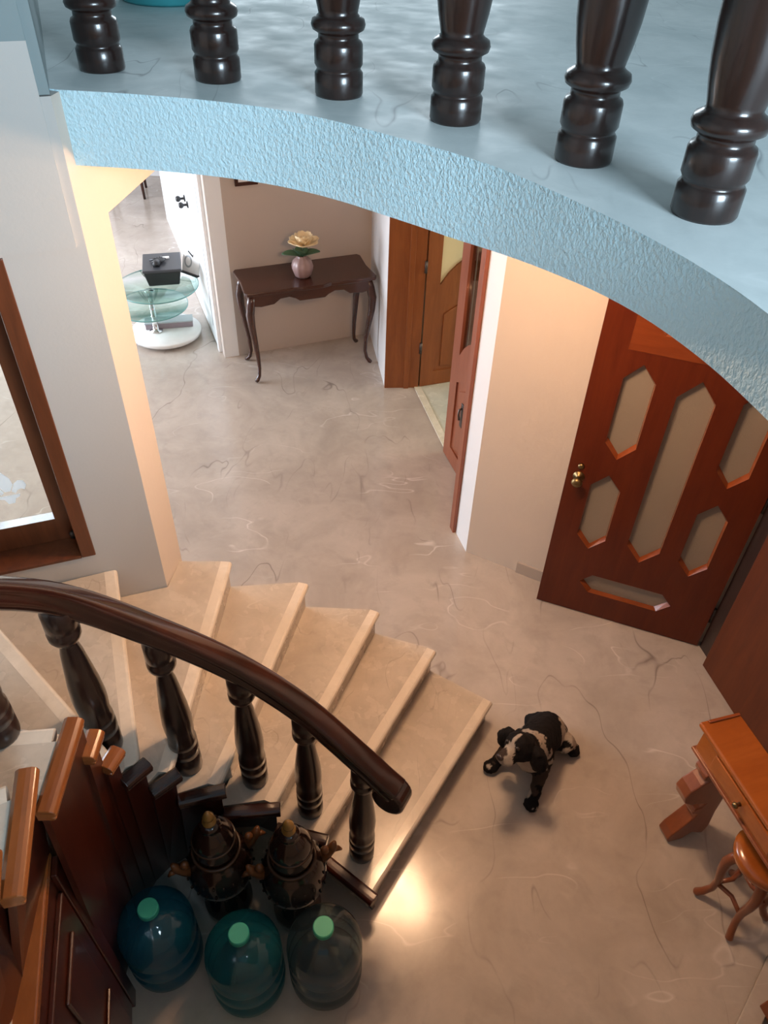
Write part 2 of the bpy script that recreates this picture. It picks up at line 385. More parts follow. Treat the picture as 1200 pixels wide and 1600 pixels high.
# wall strip between the side door and the chamfered wall, then the chamfered wall behind the red door
ww = dirv(-26.8)
WE = WC_ + ww * 1.52
struct(MB().prism([(HC.x, HC.y), (WC_.x, WC_.y), (WC_.x + .23, WC_.y + .10), (HC.x + .235, HC.y + .07)], 0, ZC).build('wall_strip', M_WHITE))
wallseg('wall_right', (WC_.x, WC_.y), (WE.x, WE.y), 0, ZC, .15, M_CREAM, 1)
bb0 = WC_ + ww * .335; bb1 = WC_ + ww * 1.2
wallseg('baseboard_right', (bb0.x, bb0.y), (bb1.x, bb1.y), 0, .085, .012, M_LOW, -1)
# front-door wall: runs from the hinge corner towards the camera's right
FD = Vector((1.84, 2.715, 0)); fdv = dirv(-76)
# wall above the doors and beyond the plain leaf
f1 = FD + fdv * .95
wallseg('wall_front', (f1.x, f1.y), (f1.x + fdv.x * 3.4, f1.y + fdv.y * 3.4), 0, ZC, .15, M_CREAM, 1)
wallseg('wall_front_head', (FD.x, FD.y), (f1.x, f1.y), 2.14, ZC, .15, M_CREAM, 1)
# living room and side room enclosing walls
wallseg('wall_living_far', (-6.2, 9.9), (4.1, 9.9), 0, ZC, .1, M_WHITE, 1)
wallseg('wall_living_left', (-6.2, .3), (-6.2, 3.7), 0, ZC, .1, M_WHITE, 1)
wallseg('wall_living_left_far', (-6.2, 7.5), (-6.2, 9.9), 0, ZC, .1, M_WHITE, 1)
wallseg('wall_living_sill', (-6.2, 3.7), (-6.2, 7.5), 0, .45, .1, M_WHITE, 1)
wallseg('wall_living_head', (-6.2, 3.7), (-6.2, 7.5), 2.45, ZC, .1, M_WHITE, 1)
wallseg('wall_side_far', (.28, 5.95), (3.5, 6.6), 0, ZC, .1, M_YELLOWGLASS, 1)
wallseg('wall_side_right', (3.5, 6.6), (3.5, 2.0), 0, ZC, .1, M_WHITE, 1)
# side room floor, laid flush, and the marble threshold
struct(MB().prism([(.262, 5.29), (.70, 3.66), (1.2, 3.2), (3.5, 2.2), (3.5, 6.6), (.28, 5.95)], .001, .004).build('floor_side_room', M_SIDEFLOOR))
struct(MB().prism([(.205, 5.283), (.655, 3.62), (.705, 3.64), (.258, 5.297)], .0, .008).build('trim_3', M_THRESH))
# pale marble strip on the floor at the lower right, by the foot of the upper stair
struct(MB().prism([(1.637, 1.164), (1.30, .765), (1.375, .74), (1.72, 1.145)], .0, .03).build('trim_4', M_FLOOR, bevel=.004))

# ---------------------------------------------------------------- window in the grey wall
win = struct(empty('window_1', (A.x, A.y, 0), R(21)))
CASW = .055
def wbox(s0, s1, y0, y1, z0, z1): return MB().cbox(s0, s1, y0, y1, z0, z1)
wbox(WS1 - CASW, WS1, -.006, .150, WZ0, WZ1).build('casing', M_FRAME, win, .004)
wbox(WS0, WS0 + CASW, -.006, .150, WZ0, WZ1).build('casing', M_FRAME, win, .004)
wbox(WS0 + CASW, WS1 - CASW, -.006, .150, WZ1 - CASW, WZ1).build('casing', M_FRAME, win, .004)
wbox(WS0 + CASW, WS1 - CASW, -.006, .150, WZ0, WZ0 + .012).build('window_sill', M_FRAME, win)
sl0, sl1, sz0, sz1 = WS0 + CASW, WS1 - CASW, WZ0 + .014, WZ1 - CASW
sash = holed_plate('sash', [(sl0, sz0), (sl1, sz0), (sl1, sz1), (sl0, sz1)], [[(sl0 + .07, sz0 + .115), (sl1 - .07, sz0 + .115), (sl1 - .07, sz1 - .08), (sl0 + .07, sz1 - .08)]], .045, M_FRAME, win)
sash.location.y = .118
g = wbox(sl0 + .065, sl1 - .065, .138, .143, sz0 + .11, sz1 - .075).build('pane', M_GLASS, win)
# etched lily emblem on the pane (three petals and a foot)
fl = MB()
def flat_petal(cx, cz, pts):
    vs = []; n = len(pts)
    for yy in (.1355, .1375): vs += [(cx + a, yy, cz + b) for a, b in pts]
    fl.add(vs, [tuple(range(n)), tuple(reversed(range(n, 2 * n)))] + [(i, (i + 1) % n, n + (i + 1) % n, n + i) for i in range(n)])
fc = (-.50, 1.43)
flat_petal(*fc, [(0, .085), (-.022, .05), (-.026, .02), (-.010, -.01), (.010, -.01), (.026, .02), (.022, .05)])
for sgn in (-1, 1):
    flat_petal(*fc, [(sgn * a, b) for a, b in [(.014, -.012), (.030, .022), (.048, .036), (.066, .030), (.072, .008), (.062, -.012), (.050, -.004), (.036, -.010), (.026, -.024)]])
flat_petal(*fc, [(-.04, -.03), (.04, -.03), (.036, -.042), (.020, -.048), (.012, -.07), (-.012, -.07), (-.020, -.048), (-.036, -.042)])
fl.build('etched_emblem', M_ETCH, win)['label'] = 'white etched lily emblem on the glass'
MB().lathe([(0, 0), (.012, 0), (.014, .02), (.008, .03), (0, .03)], 12).xf(Matrix.Translation((sl1 - .02, .10, WZ0 + .03))).build('latch', M_IRON, win)

# ---------------------------------------------------------------- white double door in the white return wall
wd = struct(empty('door_1', (CW.x, CW.y, 0), R(112)))
# local x runs along the wall away from the hall, +y is the living-room (left) side
MB().cbox(.10, .17, .0, .03, 0, 2.2).build('casing', M_BRIGHTWHITE, wd, .004)
MB().cbox(1.75, 1.82, .0, .03, 0, 2.2).build('casing', M_BRIGHTWHITE, wd, .004)
MB().cbox(.17, 1.75, .0, .03, 2.12, 2.2).build('casing', M_BRIGHTWHITE, wd, .004)
for i, (x0, x1, hx) in enumerate(((.175, .955, .88), (.965, 1.745, 1.03))):
    lf = MB().cbox(x0, x1, .001, .022, .01, 2.11).build('door_leaf', M_BRIGHTWHITE, wd, .003)
    MB().cbox(x0 + .12, x1 - .12, .022, .028, .15, .85).build('panel', M_BRIGHTWHITE, lf, .004)
    MB().cbox(x0 + .12, x1 - .12, .022, .028, 1.05, 1.98).build('panel', M_BRIGHTWHITE, lf, .004)
    h = MB().lathe([(0, 0), (.028, 0), (.028, .008), (.010, .012), (.010, .035), (.022, .045), (.026, .06), (.018, .075), (0, .078)], 14)
    h.xf(Matrix.Translation((hx, .022, .965)) @ Matrix.Rotation(R(-90), 4, 'X')); h.build('handle', M_BLACK, lf)

# ---------------------------------------------------------------- wooden double door to the side room
sd = struct(empty('door_2', (J.x, J.y, 0), 0))
def rel(p, o): return (p[0] - o[0], p[1] - o[1])
jr = MB().prism([rel(q, J) for q in [(-.034, 5.262), (.235, 5.287), (.232, 5.317), (-.037, 5.292)]], 0, 2.2); jr.build('jamb', M_SIDEDOOR, sd)
jr2 = MB().prism([rel(q, J) for q in [(.118, 5.262), (.158, 5.266), (.156, 5.286), (.116, 5.282)]], 0, 2.2); jr2.build('door_stop', M_SIDEDOOR, sd, .003)
# casing on the near side of the opening, proud of the hall face
hd = (HC - J).normalized(); hn = Vector((hd.y, -hd.x, 0))        # hall side normal
c0 = HC - hd * .06; cs = [c0, HC, HC + hn * .022, c0 + hn * .022]
MB().prism([rel((p.x, p.y), J) for p in cs], 0, 2.25).build('casing', M_LEAF2, sd, .004)
j2 = MB().prism([rel(q, J) for q in [(c0.x, c0.y), (c0.x + .24, c0.y + .075), (HC.x + .235, HC.y + .072), (HC.x, HC.y)]], 0, 2.2); j2.build('jamb', M_LEAF2, sd)
hl = [(J.x, J.y), (HC.x, HC.y), (HC.x + .24, HC.y + .075), (J.x + .26, J.y + .02)]
MB().prism([rel(q, J) for q in hl], 2.2, ZC).build('lintel', M_WHITE, sd)
def side_leaf(mat, lite, arch_s):
    """leaf .85 wide, 2.12 tall, local x along, front y=0; arched top of the lower wood part (lite = glass above)"""
    r = empty('leaf_root'); Wd, H = .85, 2.12
    # outline of glass opening with an arched lower edge rising to the middle
    n = 10; arch = []
    for i in range(n + 1):
        t = i / n; x = .11 + (Wd - .22) * t; arch.append((x, .86 + .22 * math.sin(math.pi * t) ** .8))
    hole = arch + [(Wd - .11, H - .12), (.11, H - .12)]
    low = [(.11, .13), (Wd - .11, .13), (Wd - .11, .66)] + [(.11 + (Wd - .22) * (1 - i / n), .66 + .12 * math.sin(math.pi * i / n)) for i in range(1, n)] + [(.11, .66)]
    fr = holed_plate('leaf_frame', [(0, 0.008), (Wd, 0.008), (Wd, H), (0, H)], [hole, low], .042, mat, r)
    pn = holed_plate('lower_panel', low, [], .018, mat, r); pn.location.y = .012
    inn = [(x * .82 + Wd * .09, (z - .4) * .84 + .4) for x, z in low]
    rp = holed_plate('raised_field', inn, [], .008, mat, pn, .003); rp.location.y = -.006
    gp = holed_plate('pane', hole, [], .006, lite, r); gp.location.y = .018
    ln = MB()
    for off in (.035,):
        xs0, xs1 = .11 + off, Wd - .11 - off
        pts = [(xs0, .016, H - .15)] + [(xs0 + (xs1 - xs0) * i / 10, .016, .86 + off + .22 * math.sin(math.pi * i / 10) ** .8) for i in range(11)] + [(xs1, .016, H - .15)]
        ln.tube(pts, .004, 6)
    ln.build('etched_line', M_ETCH, gp)
    return r
def adopt(root, parent, loc, rz, flip=False):
    """re-parent the children of a temporary root under parent with a baked transform"""
    mt = Matrix.Translation(loc) @ Matrix.Rotation(rz, 4, 'Z')
    lf = None
    for ch in list(root.children):
        ch.parent = parent; ch.matrix_parent_inverse = Matrix.Identity(4)
        ch.matrix_basis = mt @ ch.matrix_basis
    bpy.data.objects.remove(root)
M_LITE2 = clearglass('glass_side_leaf', (.62, .56, .50), .08, .06)
l1 = side_leaf(M_SIDEDOOR, M_YELLOWGLASS, 0)
for z in (.36, 1.02):
    MB().lathe([(0, -.045), (.011, -.045), (.011, .045), (0, .045)], 10, (-.012, -.004, z)).build('hinge', M_IRON, l1)
adopt(l1, sd, (.247 - J.x, 5.289 - J.y, 0), R(20))
l2 = side_leaf(M_LEAF2, M_LITE2, 0)
# keyhole plate and lever
MB().cbox(.235, .275, -.006, 0, .40, .58).build('lock_plate', M_IRON, l2, .004)
MB().tube([(.255, -.006, .545), (.255, -.022, .54), (.252, -.024, .50), (.255, -.018, .46)], .007, 8).build('handle', M_IRON, l2)
# hinges and hardware stay with their leaf
adopt(l2, sd, (.411 - J.x, 4.447 - J.y, 0), R(-72))

# ---------------------------------------------------------------- red front door (open leaf) with hexagonal frosted panes
DL = Vector((.919, 3.048, 0))
fd = struct(empty('door_3', (DL.x, DL.y, 0), math.atan2(-.334, .943)))
DW, DH = .915, 2.12
def hexv(x0, x1, zb, zt, tip=.085): m = (x0 + x1) / 2; return [(x0, zb + tip), (m, zb), (x1, zb + tip), (x1, zt - tip), (m, zt), (x0, zt - tip)]
def hexh(x0, x1, z0, z1, tip=.06): m = (z0 + z1) / 2; return [(x0, m), (x0 + tip, z0), (x1 - tip, z0), (x1, m), (x1 - tip, z1), (x0 + tip, z1)]
hexes = [hexv(.142, .288, 1.115, 1.646), hexv(.388, .556, .50, 1.624, .10), hexv(.662, .806, 1.10, 1.640),
         hexv(.127, .277, .502, 1.013), hexv(.655, .800, .496, .994), hexh(.206, .704, .182, .319)]
holed_plate('door_leaf', [(0, .008), (DW, .008), (DW, DH), (0, DH)], hexes + [hexh(.206, .704, 1.80, 1.94)], .045, M_DOOR, fd)
for hx in hexes + [hexh(.206, .704, 1.80, 1.94)]:
    pn = holed_plate('pane', hx, [], .008, M_FROST, fd); pn.location.y = .028
    # bevelled wood lip around the pane: slopes from the face to the glass
    cx = sum(p[0] for p in hx) / len(hx); cz = sum(p[1] for p in hx) / len(hx)
    lip = MB(); n = len(hx); vs = []
    for p in hx: vs.append((p[0], -.001, p[1]))
    for p in hx:
        dx, dz = cx - p[0], cz - p[1]; l = math.hypot(dx, dz); k = .016 / l; vs.append((p[0] + dx * k * (1 if abs(dx) > abs(dz) * .15 else .6), .027, p[1] + dz * k))
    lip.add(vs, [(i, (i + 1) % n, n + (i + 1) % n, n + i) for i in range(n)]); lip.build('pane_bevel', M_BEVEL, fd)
tr = holed_plate('lamplit_top_rail', [(.132, 1.708), (DW - .13, 1.708), (DW - .13, DH - .01), (.132, DH - .01)], [hexh(.206, .704, 1.80, 1.94)], .004, M_RAILSHEEN, fd); tr.location.y = -.0035  # thin plate, its orange colour stands for lamp sheen on the rail
kn = MB().lathe([(0, 0), (.030, 0), (.030, .006), (.012, .012), (.011, .035), (.024, .045), (.028, .058), (.020, .072), (0, .075)], 16).xf(Matrix.Translation((.061, 0, .965)) @ Matrix.Rotation(R(90), 4, 'X'))
kn.build('door_knob', M_BRASS, fd)
MB().lathe([(0, 0), (.016, 0), (.016, .008), (.008, .014), (0, .014)], 14).xf(Matrix.Translation((.061, 0, 1.03)) @ Matrix.Rotation(R(90), 4, 'X')).build('lock_cylinder', M_BRASS, fd)
for z in (.25, 1.05, 1.85): MB().lathe([(0, -.05), (.012, -.05), (.012, .05), (0, .05)], 10, (DW + .012, .02, z)).build('hinge', M_IRON, fd)
# dark hinge-side jamb between the two leaves
MB().prism([rel(q, DL) for q in [(1.800, 2.745), (1.835, 2.60), (1.98, 2.63), (1.95, 2.79)]], 0, 2.14).xf(Matrix.Rotation(-math.atan2(-.334, .943), 4, 'Z')).build('jamb', M_DARKWOOD, fd)
# plain brown fixed leaf
pl = struct(empty('door_4', (1.776, 2.611, 0), R(-76)))
MB().cbox(0, .92, 0, .045, .006, 2.12).build('door_leaf', M_BROWNDOOR, pl, .003)
MB().lathe([(0, 0), (.007, 0), (.007, .004), (0, .005)], 12).xf(Matrix.Translation((.30, 0, .62)) @ Matrix.Rotation(R(90), 4, 'X')).build('screw_cap', M_PAPER, pl)

# ================================================================ STAIRCASE
RH = .17
IN = {1: (.014, 1.274), 2: (-.195, 1.425), 3: (-.384, 1.464), 4: (-.579, 1.440), 5: (-.724, 1.396), 6: (-.788, 1.333), 7: (-.836, 1.272), 8: (-.851, 1.222),
      9: (-.850, 1.152), 10: (-.836, .901), 11: (-.765, .63), 12: (-.68, .38), 13: (-.56, .15)}
OUT = {1: (.573, 2.204), 2: (.286, 2.375), 3: (-.003, 2.468), 4: (-.347, 2.482), 5: (-.69, 2.447), 6: (-1.118, 2.215), 7: (-1.655, 2.000), 8: (-1.978, 1.34),
       9: (-1.978, .99), 10: (-1.978, .33), 11: (-1.978, -.35), 12: (-1.75, -.95), 13: (-1.25, -1.34)}
EXTRA = {5: [(-.928, 2.440), (A.x + .003, A.y - .003)], 7: [(-1.978, 1.885)]}
stair = empty('staircase', (0, 0, 0), 0, 'curved marble staircase with beige treads, pale nosings and dark wooden inner cladding', 'staircase')
def fwd(k):
    d = Vector((OUT[k][0] - IN[k][0], OUT[k][1] - IN[k][1], 0)).normalized(); return Vector((d.y, -d.x, 0))
def sh(p, v, s): return (p[0] + v.x * s, p[1] + v.y * s)
for k in range(1, 13):
    n0, n1 = fwd(k), fwd(k + 1); z = RH * k; ex = EXTRA.get(k, [])
    tp = [sh(IN[k], n0, -.048), sh(OUT[k], n0, -.048)] + ex + [sh(OUT[k + 1], n1, -.03), sh(IN[k + 1], n1, -.03 if k < 8 else .03)]
    tr_ = MB().prism(tp, z - .032, z - .0005).build('tread', M_TREAD, stair)
    bi0, bi1 = Vector((*IN[k], 0)), Vector((*IN[k + 1], 0))
    if k >= 4:
        bi0 += (Vector((*OUT[k], 0)) - bi0).normalized() * .13; bi1 += (Vector((*OUT[k + 1], 0)) - bi1).normalized() * .13
    bp = [sh(bi0, n0, -.022), sh(OUT[k], n0, -.022)] + ex + [sh(OUT[k + 1], n1, -.022), sh(bi1, n1, -.022)]
    MB().prism(bp, 0, z - .032).build('riser', M_TREAD, stair)
    # bull-nosed front strip of the tread
    sec = [(-.05, 0), (-.012, 0), (-.004, -.004), (0, -.012), (0, -.022), (-.004, -.030), (-.012, -.034), (-.05, -.034)]
    a, b = Vector((*IN[k], z)), Vector((*OUT[k], z)); vs = []; m = len(sec)
    if k >= 9: a += (b - a).normalized() * .03
    for q in (a, b):
        for s_, h in sec: vs.append(q + n0 * s_ + Vector((0, 0, h)))
    fs = [(i, (i + 1) % m, m + (i + 1) % m, m + i) for i in range(m)] + [tuple(reversed(range(m))), tuple(range(m, 2 * m))]
    MB().add(vs, fs).build('nosing', M_NOSE, tr_)
# wooden mouldings along the inner ends and the cladding below them
BASE = {1: (.014, 1.274), 2: (-.20, 1.445), 3: (-.40, 1.50), 4: (-.62, 1.50), 5: (-.80, 1.47), 6: (-.87, 1.42), 7: (-.915, 1.36), 8: (-.935, 1.30), 9: (-.942, 1.20), 10: (-.945, .94)}
tsec = [(-.9, -.8), (.55, -.8), (.8, -.62), (.8, -.40), (.62, -.26), (.95, -.1), (1.0, .25), (.85, .62), (.5, .82), (.1, .85), (-.5, .85), (-.9, .6)]
for k in range(1, 13):
    a, b = Vector((*IN[k], RH * k)), Vector((*IN[k + 1], RH * k)); d = (b - a).normalized()
    o = Vector((-d.y, d.x, 0)) * .016                   # towards the stairwell floor
    a2 = a - d * .02 + o; b2 = b + d * .004 + o; zz = Vector((0, 0, -.012))
    t = MB().tube([a2 + zz, (a2 + b2) / 2 + zz, b2 + zz], .028, up=(0, 0, 1), sec=[(-p, q) for p, q in tsec], smooth=False)
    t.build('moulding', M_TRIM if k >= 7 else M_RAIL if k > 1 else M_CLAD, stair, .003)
    top = RH * k - .03
    o2 = Vector((-d.y, d.x, 0)) * .018; a3, b3 = a + o2 - (d * .045 if k >= 9 else d * 0), b + o2
    if k <= 9: q0, q1 = Vector((*BASE[k], 0)), Vector((*BASE[k + 1], 0))
    else:
        w0 = {10: ((-.909, .945), (-.868, .63)), 11: ((-.868, .63), (-.838, .38)), 12: ((-.838, .38), (-.80, .12))}[k]
        q0, q1 = Vector((*w0[0], 1.2)), Vector((*w0[1], 1.2))
    th = -o2
    vs = [Vector((a3.x, a3.y, top)), Vector((b3.x, b3.y, top)), q1, q0]; vs2 = [v + th for v in vs]
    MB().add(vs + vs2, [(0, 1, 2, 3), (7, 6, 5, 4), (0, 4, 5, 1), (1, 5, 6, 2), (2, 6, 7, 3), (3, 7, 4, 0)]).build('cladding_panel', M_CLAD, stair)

# cupboard front under the stairs, with an orange ledge along its top
cup = empty('stair_cupboard', (-.91, .945, 0), 0, 'dark red-brown panelled cupboard front under the stairs, with an orange ledge', 'cupboard')
o_ = (-.91, .945)
MB().prism([rel(q, o_) for q in [(-.910, .950), (-.862, .53), (-.82, .20), (-.70, .20), (-.795, .53)]], 1.18, 1.215).build('ledge', M_TRIM, cup, .005)
fa, fb = Vector((0, 0, 0)), Vector((.195, -.745, 0)); fdir = (fb - fa).normalized(); fn = Vector((-fdir.y, fdir.x, 0))
ang = math.atan2(fdir.y, fdir.x)
def cupb(x0, x1, z0, z1, y0, y1): return MB().cbox(x0, x1, y0, y1, z0, z1).xf(Matrix.Rotation(ang, 4, 'Z'))
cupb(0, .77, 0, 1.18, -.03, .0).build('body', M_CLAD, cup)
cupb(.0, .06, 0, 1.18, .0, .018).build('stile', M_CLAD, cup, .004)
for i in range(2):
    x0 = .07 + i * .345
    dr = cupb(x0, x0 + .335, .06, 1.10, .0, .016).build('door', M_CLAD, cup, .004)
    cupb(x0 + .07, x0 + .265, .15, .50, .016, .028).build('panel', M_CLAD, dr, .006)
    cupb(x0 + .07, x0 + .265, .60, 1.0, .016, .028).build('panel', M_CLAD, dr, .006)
    kx = x0 + (.30 if i == 0 else .035)
    MB().lathe([(0, 0), (.012, 0), (.009, .012), (.015, .022), (.010, .032), (0, .034)], 12).xf(Matrix.Rotation(ang, 4, 'Z') @ Matrix.Translation((kx, .016, .62)) @ Matrix.Rotation(R(-90), 4, 'X')).build('knob', M_CHROME, dr)

# ---------------------------------------------------------------- stair railing
rail = empty('stair_railing', (0, 0, 0), 0, 'dark turned-baluster stair railing with a thick glossy handrail ending in a scroll', 'railing')
sprof = [(.050, 0), (.052, .012), (.052, .085), (.047, .092), (.047, .098), (.053, .104), (.053, .150), (.048, .157), (.048, .163), (.053, .168), (.052, .195), (.048, .215),
         (.052, .26), (.0535, .31), (.049, .39), (.041, .47), (.033, .55), (.0255, .590), (.024, .604), (.040, .614), (.048, .632), (.0485, .655), (.0435, .664), (.0435, .670), (.0470, .677), (.0460, .745), (.040, .755), (.036, .772)]
bal0 = MB().lathe(sprof, 24).build('baluster', M_DARKWOOD, rail)
spots = [(-.040, 1.440, 1, .862), (-.258, 1.538, 2, 1.018), (-.478, 1.570, 3, 1.205), (-.712, 1.524, 4, 1.445), (-.915, 1.398, 6, 1.735), (-1.015, 1.118, 9, 2.05), (-.99, .80, 10, 2.30)]
rp = []
for i, (x, y, k, zt) in enumerate(spots):
    b = bal0 if i == 0 else bal0.copy()
    if i: C.objects.link(b); b.parent = rail
    b.location = (x, y, RH * k); b.scale = (1, 1, (zt - RH * k) / .76)
ctrl = [(.082, 1.378, .815), (.030, 1.405, .848), (-.040, 1.440, .900), (-.258, 1.538, 1.062), (-.478, 1.570, 1.248), (-.712, 1.524, 1.488), (-.915, 1.398, 1.775), (-1.015, 1.118, 2.090), (-.99, .80, 2.34), (-.93, .50, 2.56)]
path = smooth_path(ctrl, 8)
rsec = [(-.034, -.038), (.034, -.038), (.043, -.030), (.045, -.012), (.039, -.004), (.044, .010), (.044, .024), (.036, .034), (.016, .038), (-.016, .038), (-.036, .034), (-.044, .024), (-.044, .010), (-.039, -.004), (-.045, -.012), (-.043, -.030)]
MB().tube(path, 1.0, up=(0, 0, 1), sec=rsec, smooth=True).build('handrail', M_RAIL, rail)
# scroll: the rail end curls down and back under itself
e0 = Vector(ctrl[0]); e1 = Vector(ctrl[1]); ed = (e0 - e1); ed.z = 0; ed.normalize()
sc = MB(); cc = e0 - Vector((0, 0, .036)) - ed * .018
pts = []
for i in range(15):
    a = R(90 - i * 21); rr = .052 - .0022 * i; pts.append(cc + ed * math.cos(a) * rr + Vector((0, 0, math.sin(a) * rr)))
side = Vector((-ed.y, ed.x, 0))
for s_ in (1,):
    n = len(pts); vs = []; fs = []
    rim = [cc + ed * math.cos(R(a)) * (.066 if a > -60 else .064) + Vector((0, 0, math.sin(R(a)) * .072)) for a in range(90, -271, -15)][:-1]
    m = len(rim); vs = [p + side * .043 for p in rim] + [p - side * .043 for p in rim]
    fs = [tuple(range(m)), tuple(reversed(range(m, 2 * m)))] + [(i, m + i, m + (i + 1) % m, (i + 1) % m) for i in range(m)]
    sc.add(vs, fs)
sc.build('scroll_end', M_RAIL, rail, .012, 3)

# ---------------------------------------------------------------- balcony railing
brl = empty('balcony_railing', (0, 0, ZT), 0, 'chunky dark turned balusters and rail along the curved blue balcony edge', 'railing')
uprof = [(.064, 0), (.067, .006), (.067, .056), (.0625, .062), (.0600, .066), (.0625, .071), (.0665, .078), (.0665, .124), (.063, .132), (.055, .137), (.0545, .150), (.060, .154), (.070, .160), (.0735, .171), (.070, .183), (.058, .190), (.0525, .196),
         (.055, .208), (.062, .24), (.0685, .28), (.073, .33), (.075, .38), (.073, .44), (.066, .52), (.055, .60), (.044, .67), (.040, .69), (.058, .70), (.062, .715), (.056, .73), (.060, .745), (.062, .82)]
ub0 = MB().lathe(uprof, 36).build('baluster', M_DARKWOOD, brl)
ubs = [(-.893, 2.580), (-.533, 2.512), (-.171, 2.393), (.147, 2.187), (.434, 1.903), (.629, 1.592)]
for i, p in enumerate(ubs):
    b = ub0 if i == 0 else ub0.copy()
    if i: C.objects.link(b); b.parent = brl
    b.location = (p[0], p[1], 0); b.rotation_euler.z = i * 1.1
bpath = smooth_path([(-1.0, 2.60, .86)] + [(p[0], p[1], .86) for p in ubs] + [(.74, 1.25, .86), (.80, .85, .86)], 5)
MB().tube(bpath, 1.0, up=(0, 0, 1), sec=rsec, smooth=True).build('handrail', M_RAIL, brl)

# ================================================================ HALL LAMP (under the slab, just behind its edge)
M_BULB, nt, b = newmat('bulb_glass'); nt.nodes.remove(b); em = nd(nt, 'ShaderNodeEmission'); em.inputs[0].default_value = (1, .66, .40, 1); em.inputs[1].default_value = 14
nt.links.new(em.outputs[0], nt.nodes['Material Output'].inputs[0])
LX, LY = .235, 2.33
lamp = empty('ceiling_lamp', (LX, LY, ZC), 0, 'brass three-bulb ceiling lamp fixed under the balcony slab', 'lamp')
MB().lathe([(0, 0), (.09, 0), (.09, -.012), (.06, -.03), (.02, -.038), (0, -.04)], 24).build('base_plate', M_BRASS, lamp)
for i in range(3):
    a = R(200 + 120 * i); dx, dy = math.cos(a), math.sin(a)
    MB().tube([(0, 0, -.03), (dx * .05, dy * .05, -.040), (dx * .10, dy * .10, -.030), (dx * .12, dy * .12, -.022)], .007, 8).build('arm', M_BRASS, lamp)
    sh_ = MB().lathe([(.016, -.022), (.03, -.028), (.034, -.05), (.028, -.072), (.014, -.084), (0, -.086)], 16, (dx * .12, dy * .12, 0)).build('bulb', M_BULB, lamp)
    l = bpy.data.lights.new('hall_bulb', 'POINT'); l.energy = 33; l.color = (1.0, .62, .36); l.shadow_soft_size = .03
    lo = bpy.data.objects.new('hall_bulb', l); C.objects.link(lo); lo.parent = lamp; lo.location = (dx * .12, dy * .12, -.10)

# ================================================================ CONSOLE TABLE WITH VASE
con = empty('console_table', (-.682, 5.626, 0), R(22), 'dark brown wooden console table with curved cabriole legs against the wall', 'table')
Wt, Dt, Ht = 1.04, .45, .78
outl = []
for x, y in [(-.52, -.20), (-.50, -.225), (-.20, -.225), (-.15, -.215), (-.08, -.235), (.08, -.235), (.15, -.215), (.20, -.225), (.50, -.225), (.52, -.20), (.505, 0), (.52, .19), (.50, .22), (-.50, .22), (-.52, .19), (-.505, 0)]: outl.append((x, y))
MB().prism(outl, Ht - .028, Ht).build('table_top', M_CONSOLE, con, .006)
def apron(pts, y0, y1):
    m = MB(); n = len(pts); vs = [(x, y0, z) for x, z in pts] + [(x, y1, z) for x, z in pts]
    return m.add(vs, [tuple(range(n)), tuple(reversed(range(n, 2 * n)))] + [(i, (i + 1) % n, n + (i + 1) % n, n + i) for i in range(n)])
ap = [(-.46, Ht - .03), (-.46, .665), (-.40, .655), (-.30, .665), (-.25, .70), (-.18, .705), (-.13, .685), (-.10, .662), (.10, .662), (.13, .685), (.18, .705), (.25, .70), (.30, .665), (.40, .655), (.46, .665), (.46, Ht - .03)]
apron(ap, -.205, -.185).build('front_apron', M_CONSOLE, con, .003)
apron(ap, .17, .19).build('back_apron', M_CONSOLE, con)
for sx in (-1, 1):
    sa = [(-.185, Ht - .03), (-.185, .66), (-.12, .655), (0, .63), (.11, .655), (.17, .66), (.17, Ht - .03)]
    m = MB(); n = len(sa); vs = [(sx * .465 - .01, y, z) for y, z in sa] + [(sx * .465 + .01, y, z) for y, z in sa]
    m.add(vs, [tuple(range(n)), tuple(reversed(range(n, 2 * n)))] + [(i, (i + 1) % n, n + (i + 1) % n, n + i) for i in range(n)]).build('side_apron', M_CONSOLE, con, .003)
    for sy, yt, yf in ((-1, -.175, -.185), (1, .15, .165)):
        P = [(sx * .455, yt, Ht - .03), (sx * .475, yt * 1.05, .68), (sx * .49, yt * 1.12, .60), (sx * .485, yt * 1.12, .50), (sx * .468, yt * 1.02, .36), (sx * .452, yt * .92, .22), (sx * .448, yt * .90, .11), (sx * .458, yf * .93, .05), (sx * .478, yf * 1.0, .022), (sx * .492, yf * 1.06, .014)]
        MB().tube(P, [.030, .033, .033, .028, .022, .017, .014, .0145, .018, .013], 10).build('leg', M_CONSOLE, con)
vs_ = empty('flower_vase', (-.690, 5.570, Ht), 0, 'small mauve ribbed vase holding one pale yellow flower on the console table', 'vase')
vm = MB(); prof = [(.045, 0), (.062, .015), (.078, .06), (.080, .09), (.070, .125), (.045, .148), (.034, .158), (.036, .165), (.030, .165), (.028, .15), (0, .15)]
seg = 40; vv = []; ff = []
for r_, z in prof:
    for k in range(seg):
        a = 2 * math.pi * k / seg; q = r_ * (1 + .035 * math.cos(a * 10)); vv.append((q * math.cos(a), q * math.sin(a), z))
for i in range(len(prof) - 1):
    for k in range(seg): k2 = (k + 1) % seg; ff.append((i * seg + k, i * seg + k2, (i + 1) * seg + k2, (i + 1) * seg + k))
ff.append(tuple(reversed(range(seg))))
vm.add(vv, ff, 0, True).build('vase_body', M_VASE, vs_)
st = MB().tube([(0, 0, .10), (.005, -.005, .17), (.01, -.01, .21), (.02, -.02, .25)], .006, 8).build('stem', M_LEAFG, vs_)
